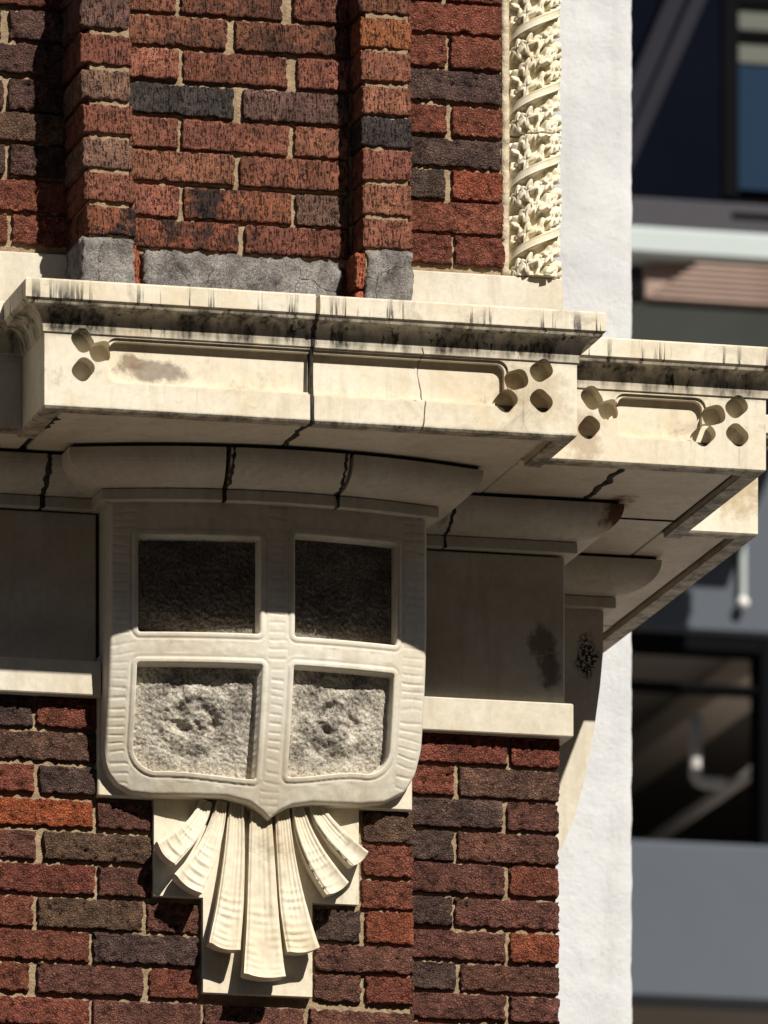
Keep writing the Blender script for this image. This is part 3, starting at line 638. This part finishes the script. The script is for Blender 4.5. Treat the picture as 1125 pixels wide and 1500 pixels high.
def soffjoint(x, y0, y1, w): ragged('soffit_joint', [(x+.006*math.sin(k*2.1+x*40), y0+(y1-y0)*k/8, .0662) for k in range(9)], w*.3, w, (1, 0, 0), cor, 4)
soffjoint(-.2825, -.468, -.20, .010); soffjoint(.4625, -.246, .05, .010); soffjoint(-.80, -.40, -.30, .008)
ragged('soffit_joint', [(.50+.03*k, .2275, .0662) for k in range(8)], .001, .005, (0, 1, 0), cor, 4)

# frieze panels and string course
box('frieze_panel', -1.6, -.626, 0, .3, -.36, -.0385, M['stone'], BLD, .003)
box('frieze_panel', .0, .442, .165, .5, -.36, -.0385, M['stone'], BLD, .003)
def ledge(x0, x1, y0, y1): return sweep('string_course', [(x0, y0), (x1, y0)]+([(x1, y1)] if y1 else []), [(-.1, -.427), (-.002, -.427), (0, -.4245), (0, -.358), (-.003, -.355), (-.1, -.350)], M['stone'], BLD)
ledge(-1.6, -.622, -.03, None); ledge(.052, .457, .15, .5)

# ------------------------------------------------------------------ the shield
zb_pts = np.array(D['shield_bottom']); zb_pts[:, 0] = SX0+(zb_pts[:, 0]-zb_pts[0, 0])*(SX1-SX0)/(zb_pts[-1, 0]-zb_pts[0, 0])
bxs, bzs = zb_pts[:, 0], zb_pts[:, 1]
t_ = np.linspace(0, 1, 281); t_ = .72*t_+.28*(.5-.5*np.cos(math.pi*t_))
xs = SX0+(SX1-SX0)*t_; zbot = np.interp(xs, bxs, bzs)
ksm = np.array([1, 2, 3, 2, 1])/9.; zp = np.pad(zbot, 2, 'edge'); zs_ = np.convolve(zp, ksm, 'valid'); tipm = np.abs(xs-bxs[10]) < .008; zbot = np.where(tipm, zbot, zs_)
ZTOP, ZS = -.034, -.50
n1, n2 = 200, 76
ZZ = np.empty((n1+n2+1, len(xs)))
for j in range(n1+1): ZZ[j] = ZTOP+(ZS-ZTOP)*j/n1
for j in range(1, n2+1): ZZ[n1+j] = ZS+(zbot-ZS)*j/n2
XX = np.tile(xs, (n1+n2+1, 1)); ZBT = np.tile(zbot, (n1+n2+1, 1))
dep = -SY-.082*np.clip((-.26-ZZ)/.36, 0, 1.2)**1.7
Y = -(dep+BOW*(1-((XX-XC)/HW)**2))
rid = np.full(ZZ.shape, -1); sdmin = np.full(ZZ.shape, 9.)
for i, (x0, z1, x1, z0) in enumerate(D['rec']):
    low = z0 if i < 2 else z0-(.012 if i == 2 else .018)*sm(.3, 1., (XX-x0)/(x1-x0) if i == 2 else (x1-XX)/(x1-x0))
    dx = np.maximum(x0-XX, XX-x1); dz = np.maximum(low-ZZ, ZZ-z1)
    Rr = np.full(ZZ.shape, .005)
    if i == 2: Rr[(XX < (x0+x1)/2) & (ZZ < (z0+z1)/2)] = .055
    if i == 3: Rr[(XX > (x0+x1)/2) & (ZZ < (z0+z1)/2)] = .050
    qx, qz = dx+Rr, dz+Rr
    sd = np.sqrt(np.maximum(qx, 0)**2+np.maximum(qz, 0)**2)-Rr+np.minimum(np.maximum(qx, qz), 0)
    sdmin = np.minimum(sdmin, sd); rid[sd < -.0035] = i
Y += .030*(1-sm(-.0030, .0002, sdmin))
Y -= .0016*sm(.0003, .0012, sdmin)*(1-sm(.0095, .0105, sdmin))
Y += .0014*np.exp(-((sdmin-.0135)/.0016)**2)
edge = np.minimum(np.minimum(XX-SX0, SX1-XX), (ZZ-ZBT)*.9)
Y += .005*np.clip(1-edge/.006, 0, 1)**2
# hammered ripples on the upright bars and rim, rough ground in the panels
outer = sdmin > .02
bar = ((XX < -.568) | (XX > .012) | (np.abs(XX+.268) < .020)) & outer
bmask = np.where(bar, 1., 0.)*sm(-.01, .012, edge-.004)
for j in range(ZZ.shape[0]):
    for i in range(ZZ.shape[1]):
        x, z = XX[j, i], ZZ[j, i]
        if bmask[j, i] > 0:
            ph = z/.0185+.7*fbm(x*7, z*14, 2, 2)+x*1.5
            Y[j, i] += .0010*bmask[j, i]*(2*max(0, math.sin(6.283*ph))**3-.5)*(.45+.8*max(0, .3+fbm(x*6, z*22, 7, 2)))
        elif outer[j, i]: Y[j, i] += .0012*fbm(x*30, z*30, 4, 2)
        if rid[j, i] >= 0:
            low = rid[j, i] >= 2
            a = .0026 if low else .003
            Y[j, i] -= a*fbm(x*120, z*120, 1, 2)+.0012*fbm(x*240, z*240, 3, 2)
            if low:
                c = D['rec'][rid[j, i]]; rr = math.hypot((x-(c[0]+c[2])/2)/.10, (z-(c[1]+c[3])/2)/.085)
                k = max(0, 1-rr*.8)
                Y[j, i] -= k*(.014*fbm(x*17+rid[j, i], z*17, 11, 3)+.0042*fbm(x*80, z*80, 5, 4)+.006)-.007*math.exp(-((rr-.38)/.13)**2)*(1+1.2*math.sin(2.3*math.atan2(z-(c[1]+c[3])/2, x-(c[0]+c[2])/2)+rr*5))
                Y[j, i] += .006*math.exp(-((rr-.85)/.16)**2)
NV, NU = ZZ.shape
V = np.stack([XX, Y, ZZ], -1).reshape(-1, 3).tolist(); Fr = []; Fp = [[], [], [], []]
for j in range(NV-1):
    for i in range(NU-1):
        a = j*NU+i; f_ = (a, a+NU, a+NU+1, a+1)
        c4 = [rid[j, i], rid[j+1, i], rid[j+1, i+1], rid[j, i+1]]
        if min(c4) >= 0: Fp[c4[0]].append(f_)
        else: Fr.append(f_)
loop = [j*NU for j in range(NV)]+[(NV-1)*NU+i for i in range(1, NU)]+[j*NU+NU-1 for j in range(NV-2, -1, -1)]+[i for i in range(NU-2, 0, -1)]
b0 = len(V); V += [(V[i][0], .02, V[i][2]) for i in loop]; n = len(loop)
Fr += [(loop[i], b0+i, b0+(i+1) % n, loop[(i+1) % n]) for i in range(n)]
def sub(V, F):
    used = sorted({i for f in F for i in f}); mp = {u: k for k, u in enumerate(used)}
    return [V[u] for u in used], [tuple(mp[i] for i in f) for f in F]
SH = mk('shield', *sub(V, Fr), M['shield'], BLD, True); SH['label'] = 'cream stone shield divided into four sunken panels'
for i in range(4): mk('sunken_panel', *sub(V, Fp[i]), M['panel_soot'] if i < 2 else M['panel_worn'], SH, True)
for p_ in SH.data.polygons[-n:]: p_.use_smooth = False
bs = D['backslab']; box('shield_backing', SX0-.006, bs[2], -.014, .05, bs[3], -.34, M['fan'], BLD, .003)
box('shield_joint', SX0-.02, SX0+.02, .004, .05, -.36, -.04, M['joint'], BLD, 0)

# ------------------------------------------------------------------ the fan of fronds below the shield
(p0, p1) = D['plate']
fan = from_bm('fan_ornament', prism([(p0[0], p0[1]), (p0[0], p0[3]), (p1[0], p0[3]), (p1[0], p1[3]), (p1[2], p1[3]), (p1[2], p0[3]), (p0[2], p0[3]), (p0[2], p0[1])], -.012, .05), M['fan'], BLD)
fan['label'] = 'fan of seven curled stone fronds on a cream backing plate'
def cr(P, s):
    n_ = len(P)-1; t = min(max(s*n_, 0), n_-1e-6); i = int(t); f_ = t-i
    a, b_, c, d_ = P[max(i-1, 0)], P[i], P[i+1], P[min(i+2, n_)]
    return [.5*((2*b_[k])+(c[k]-a[k])*f_+(2*a[k]-5*b_[k]+4*c[k]-d_[k])*f_**2+(3*b_[k]-a[k]-3*c[k]+d_[k])*f_**3) for k in range(3)]
for fi, P in enumerate(D['fronds']):
    ns_, nc = 84, 20; V = []; F = []
    lift = .074 if fi == 3 else .062
    L = sum(math.dist(P[i][:2], P[i+1][:2]) for i in range(3))
    for i in range(ns_+1):
        s = i/ns_; c = cr(P, s); e1 = cr(P, min(1, s+.01)); e0 = cr(P, max(0, s-.01))
        tx, tz = e1[0]-e0[0], e1[1]-e0[1]; l_ = math.hypot(tx, tz); tx, tz = tx/l_, tz/l_
        for k in range(nc+1):
            q_ = -1+2*k/nc; w_ = c[2]/2*q_*.95
            x = c[0]+tz*w_*-1; z = c[1]+tx*w_
            arc = .006*(1-q_*q_)*s**3; x += tx*arc; z += tz*arc
            d_ = .024+(lift-.024)*s**2.0+.009*q_*q_*(.5+.5*s)-.010*max(0, abs(q_)-.86)/.14
            d_ += .0030*(abs(math.sin(q_*8.5+fi))-.6)*(1-sm(.55, .85, s))
            rp = sm(.5, .62, s)*(1-sm(.93, .99, s))*(1-abs(q_)**3)
            d_ += .0055*rp*max(0, math.sin(6.283*(s*L/.0165)+.6*q_*q_))**2*(.6+fbm(x*20, z*20, 3, 2))
            d_ += .0012*fbm(x*40, z*40, fi, 2)
            V.append((x, -.012-d_, z))
    for i in range(ns_):
        for k in range(nc): a = i*(nc+1)+k; F.append((a, a+nc+1, a+nc+2, a+1))
    loop = [k for k in range(nc+1)]+[i*(nc+1)+nc for i in range(1, ns_+1)]+[ns_*(nc+1)+k for k in range(nc-1, -1, -1)]+[i*(nc+1) for i in range(ns_-1, 0, -1)]
    b0 = len(V)
    for i in loop:
        s = (i//(nc+1))/ns_; q_ = -1+2*(i % (nc+1))/nc
        c = cr(P, s); x, y, z = V[i]
        V.append((c[0]+(x-c[0])*.9, -.012-.45*max(0, s-.55)**1.2*lift*1.6, c[1]+(z-c[1])*.9))
    n = len(loop)
    for i in range(n): F.append((loop[(i+1) % n], loop[i], b0+i, b0+(i+1) % n))
    o = mk('frond', V, F, M['fan'], fan, True)
    for p_ in o.data.polygons[-n:]: p_.use_smooth = False

# ------------------------------------------------------------------ the shield on the return face, seen edge on
sp = D['sideprofile']; o = from_bm('return_shield', prism([(.30, .0)]+[(.669, -.037)]+[p_ for p_ in sp[1:]]+[(.42, -.66), (.30, -.66)], .68, 1.25), M['stone'], BLD)
o['label'] = 'curved edge of the stone shield on the side face'

# ------------------------------------------------------------------ twisted column at the corner
cxm = (D['col'][0]+D['col'][2])/2+.004; R0 = .0585; CY = .205; PITCH = .157; zbase = .562
def drum(z0, z1, seed):
    nz_, na = int((z1-z0)/.0016), 300
    ph = np.linspace(math.radians(-25), math.radians(215), na)      # 0 = right (+X), 90 = front, 180 = left
    z = np.linspace(z0, z1, nz_)
    PH, Zg = np.meshgrid(ph, z)
    fr = (math.pi-PH)/(2*math.pi)                                    # grows left to right
    T = ((Zg-(zbase+.026))/PITCH-fr-.0)
    t = T-np.floor(T)                                               # 0..1 across one turn; the plain band sits at 0..BW
    BW = .145
    H = np.full(t.shape, -.024)
    r_ = np.random.RandomState(5)
    A = R0*(math.pi-PH)
    stars = []
    for r1 in range(3):
        for c1 in range(-1, 8):
            stars.append((c1*.031+(.016 if r1 % 2 else 0)+r_.uniform(-.005, .005), BW+.13+.275*r1+r_.uniform(-.03, .03), r_.uniform(.0165, .0205),
                          r_.uniform(0, 6.28), r_.choice([3, 4, 5]), r_.choice([-.003, .003, .006, .009])))
    for (a0, t0, rad, rot, nlob, hh) in stars:
        dx = A-a0; dz_ = (t-t0)*PITCH; rr = np.hypot(dx, dz_); th = np.arctan2(dz_, dx)+rot
        R = rad*(1+.40*np.cos(nlob*th)+.10*np.cos(2*th+1))
        q_ = rr/R
        hgt = -.024+(hh+.021)*(1-sm(.74, 1.04, q_))-.003*q_*q_-.005*np.exp(-(q_/.26)**2)
        H = np.maximum(H, np.where(q_ < 1.15, hgt, -1))
    # thin veins curling between the leaves
    band = sm(0, .012, t)*(1-sm(BW-.012, BW, t))
    Hb = .001+.0016*np.exp(-((t-.02)/.012)**2)+.0016*np.exp(-((t-BW+.02)/.012)**2)
    H = H*(1-band)+Hb*band
    endf = np.minimum(Zg-z0, z1-Zg); H = np.where(endf < .004, np.minimum(H, .002), H)
    Rg = R0+H-.003
    V = np.stack([cxm+Rg*np.cos(PH), CY-Rg*np.sin(PH), Zg], -1).reshape(-1, 3).tolist(); F = []
    for j in range(nz_-1):
        for i in range(na-1): a = j*na+i; F.append((a, a+na, a+na+1, a+1))
    c0 = len(V); V += [(cxm, CY, z0), (cxm, CY, z1)]
    for i in range(na-1): F.append((c0, i, i+1)); F.append((c0+1, (nz_-1)*na+i+1, (nz_-1)*na+i))
    return V, F
COLM = box('twisted_column', cxm-.03, cxm+.03, CY-.02, CY+.06, .545, 1.30, M['column'], BLD, 0); COLM['label'] = 'cream spiral column carved with pierced foliage'
zj = .868
mk('drum', *drum(zbase+.001, zj-.002, 1), M['column'], COLM, True)
mk('drum', *drum(zj+.002, 1.26, 2), M['column'], COLM, True)

# ------------------------------------------------------------------ white rendered wall next door
xr = D['whiteR'][0]
WB = empty('white_building', (xr-1, 4, GROUND), 'plain white stuccoed building wall directly behind the twisted column', 'building')
bm = bmesh.new()
nx, nz_ = 70, 330
gv = []
for j in range(nz_+1):
    for i in range(nx+1):
        u = i/nx; x = xr-1.1+1.1*u; z = -1.8+4.6*j/nz_
        k = max(0, 1-(xr-x)/.01)
        gv.append(bm.verts.new((x+(.004*fbm(7, z*18, 1, 3) if k > 0 else 0), 3.5-.0025*fbm(x*9, z*9, 0, 3)+k*.006, z)))
for j in range(nz_):
    for i in range(nx): a = j*(nx+1)+i; bm.faces.new((gv[a], gv[a+1], gv[a+nx+2], gv[a+nx+1]))
from_bm('rendered_face', bm, M['stucco'], WB, True)
box('wall', xr-6, xr-.004, 3.512, 9, GROUND, 6, M['stucco'], WB, 0)

# ------------------------------------------------------------------ office building far behind, out of focus
B = D['bg']; YB = 24.
OB = empty('office_building', (4, YB, GROUND), 'blurred modern office block with navy cladding and grey panels in the background', 'building')
def fb(name, key, y0, y1, mat, parent=OB, bev=.01, dx=0):
    x0, x1, z0, z1 = B[key]; return box(name, x0, x1, y0, y1, z0, z1, M[mat], parent, bev)
navy = fb('cladding_panel', 'navy', YB, YB+.3, 'navy')
x0, x1, z0, z1 = B['win']
win = box('window', x0, x1, YB+.10, YB+.2, z0, z1, M['black'], OB, 0)
zm0, zm1 = B['win_mull1'][2], B['win_mull1'][3]
box('pane', x0+.06, x1, YB+.06, YB+.09, z0+.06, zm0-.10, M['glass'], win, 0)
box('blind', x0+.06, x1, YB+.05, YB+.09, zm0-.10, zm0, M['blind'], win, 0)
box('pane', x0+.06, x1, YB+.05, YB+.09, zm1, B['win_top'][2], M['blind'], win, 0)
fb('glazing_bar', 'win_mull1', YB+.02, YB+.1, 'black', win); fb('glazing_bar', 'win_top', YB+.02, YB+.1, 'black', win)
box('window_jamb', x0-.02, x0+.055, YB-.02, YB+.12, z0, z1, M['black'], win, .005)
# slanting bars added before the cladding in place of diagonal sunlit patches
def bar3(name, a, b, wd_, mat, parent):
    a, b = Vector(a), Vector(b); d = (b-a); l_ = d.length; bm = bmesh.new(); bx(bm, -wd_/2, wd_/2, -.02, .02, 0, l_, .004)
    q_ = Vector((0, 0, 1)).rotation_difference(d.normalized())
    for v in bm.verts: v.co = a+(q_ @ v.co)
    return from_bm(name, bm, mat, parent)
nz0, nz1 = B['navy'][2], B['navy'][3]; nx0 = B['navy'][0]
for a_, b_, ww in zip(D['sun_patch_bar'][::2], D['sun_patch_bar'][1::2], (.085, .07)): bar3('sun_patch_bar', (a_[0], YB-.15, a_[1]), (b_[0], YB-.15, b_[1]), ww, M['sun_patch_bar'], OB)
fb('spandrel_band', 'band', YB-.04, YB+.3, 'grey_trim'); fb('spandrel_slot', 'slot', YB-.045, YB-.03, 'black')
bx0, bx1, bz0, bz1 = B['beam']
cnp = box('canopy', bx0, bx1, YB-1.55, YB-1.35, bz0, bz1, M['white_metal'], OB, .02)
lx0 = D['louvre'][0]; lz1 = bz0-.012; lz0 = D['louvre'][1]
for k in range(7):
    z = lz1-(lz1-lz0)*(k+.5)/7; hh = (lz1-lz0)/7*.40
    box('slat', lx0+k*-.035, bx1, YB-1.53, YB-1.45, z-hh, z+hh, M['timber'], cnp, .006)
box('slat_backing', lx0-.2, bx1, YB-1.44, YB-1.40, lz0, lz1, M['timber'], cnp, 0)
box('ceiling_stand_in', lx0-.32, bx1, YB-1.50, YB-1.42, lz0-.32, lz0-.012, M['olive'], cnp, .01)  # upright panel added to catch sun in place of the shaded ceiling
box('canopy_deck', bx0, bx1, YB-1.3, YB+.4, bz0+.10, bz0+.14, M['timber'], cnp, 0)
cb = D['louvre'][0]-.12
box('cross_beam', cb-.12, cb+.05, YB-1.3, YB+.3, bz0-.05, bz0+.05, M['grey_trim'], cnp, .01)
box('soffit_board', bx0, bx1, YB-.9, YB+1.2, bz0-.30, bz0-.24, M['grey_trim'], cnp, .01)
sx0, sx1, sz0, sz1 = B['span1']
box('spandrel_panel', sx0, sx1, YB, YB+.25, sz0, sz1, M['grey_panel'], OB, .02)
fb('spandrel_panel', 'span2', YB, YB+.25, 'grey_panel', bev=.02)
ox0, ox1, oz0, oz1 = B['open']
dk = box('parking_deck', ox0-3, ox1+8, YB+.26, YB+9, oz1+.02, oz1+.2, M['dark_conc'], OB, 0)
box('back_wall', ox0-3, ox1+8, YB+9, YB+9.2, oz0-8, oz1+1, M['dark_conc'], OB, 0)
box('deck_floor', ox0-3, ox1+8, YB+.26, YB+9, oz0-.3, oz0-.1, M['dark_conc'], OB, 0)
box('deck_floor', ox0-3, ox1+8, YB+.26, YB+9, B['span2'][2]+.02, B['span2'][2]+.2, M['dark_conc'], OB, 0)
box('side_wall', ox0-3.2, ox0-3, YB+.3, YB+9, oz0-8, oz1+1, M['dark_conc'], OB, 0)
fb('glazing_bar', 'bar', YB+.05, YB+.15, 'black')
fb('mullion', 'mull', YB+.02, YB+.2, 'black')
box('window_head', ox0, ox1, YB+.03, YB+.2, oz1-.07, oz1, M['black'], OB, 0)
cbm = D['ceilbeam'][0]
box('ceiling_beam', cbm[0]-.14, cbm[0]+.10, YB+.3, YB+9, cbm[1]-.02, oz1+.02, M['beige'], dk, .01)
def tube(bm, pts, r, n=10):
    rings = []
    for i, p_ in enumerate(pts):
        a = Vector(pts[max(i-1, 0)]); c = Vector(pts[min(i+1, len(pts)-1)]); d = (c-a).normalized()
        s_ = d.cross(Vector((.3, .2, 1))).normalized(); u_ = s_.cross(d)
        rings.append([bm.verts.new(Vector(p_)+s_*r*math.cos(6.2832*k/n)+u_*r*math.sin(6.2832*k/n)) for k in range(n)])
    for a, b_ in zip(rings, rings[1:]):
        for k in range(n): bm.faces.new((a[k], a[(k+1) % n], b_[(k+1) % n], b_[k]))
    bm.faces.new(rings[0]); bm.faces.new(list(reversed(rings[-1])))

# pipes hung below the deck
e0, e1, e2, p0_ = D['pipes']
bm = bmesh.new(); tube(bm, [(e0[0], YB+.5, e0[1]+.12), (e1[0], YB+.5, e1[1]+.03), (e1[0]+.012, YB+.5, e1[1]+.01), (e1[0]+.04, YB+.5, e1[1]), (e2[0], YB+.5, e1[1])], .03)
from_bm('elbow_pipe', bm, M['pipe'], dk, True)
bm = bmesh.new(); tube(bm, [(p0_[0], YB+.35, p0_[1]), (p0_[0], YB+8.8, p0_[1])], .03); from_bm('pipe', bm, M['pipe'], dk, True)
# pale strip and globe added on the spandrel to imitate a blurred glare
cx0, cx1, cz0, cz1 = B['streak']
cd = box('glare_strip', cx0+.008, cx1-.008, YB-.05, YB-.01, cz0, cz1, M['white_metal'], OB, .01)
bm = bmesh.new(); bmesh.ops.create_uvsphere(bm, u_segments=14, v_segments=9, radius=.028)
for v in bm.verts: v.co += Vector((B['knob'][0], YB-.05, B['knob'][1]))  # 'knob' is the place of the added glare globe
from_bm('lamp_glare_globe', bm, M['lamp_glare'], OB, True)
for k in range(3):
    bm = bmesh.new(); bmesh.ops.create_uvsphere(bm, u_segments=12, v_segments=8, radius=.02)
    for v in bm.verts: v.co += Vector((bx0+.36+k*.045, YB-.7, bz0-.01))
    from_bm('lamp_glare_globe', bm, M['lamp_glare'], cnp, True)
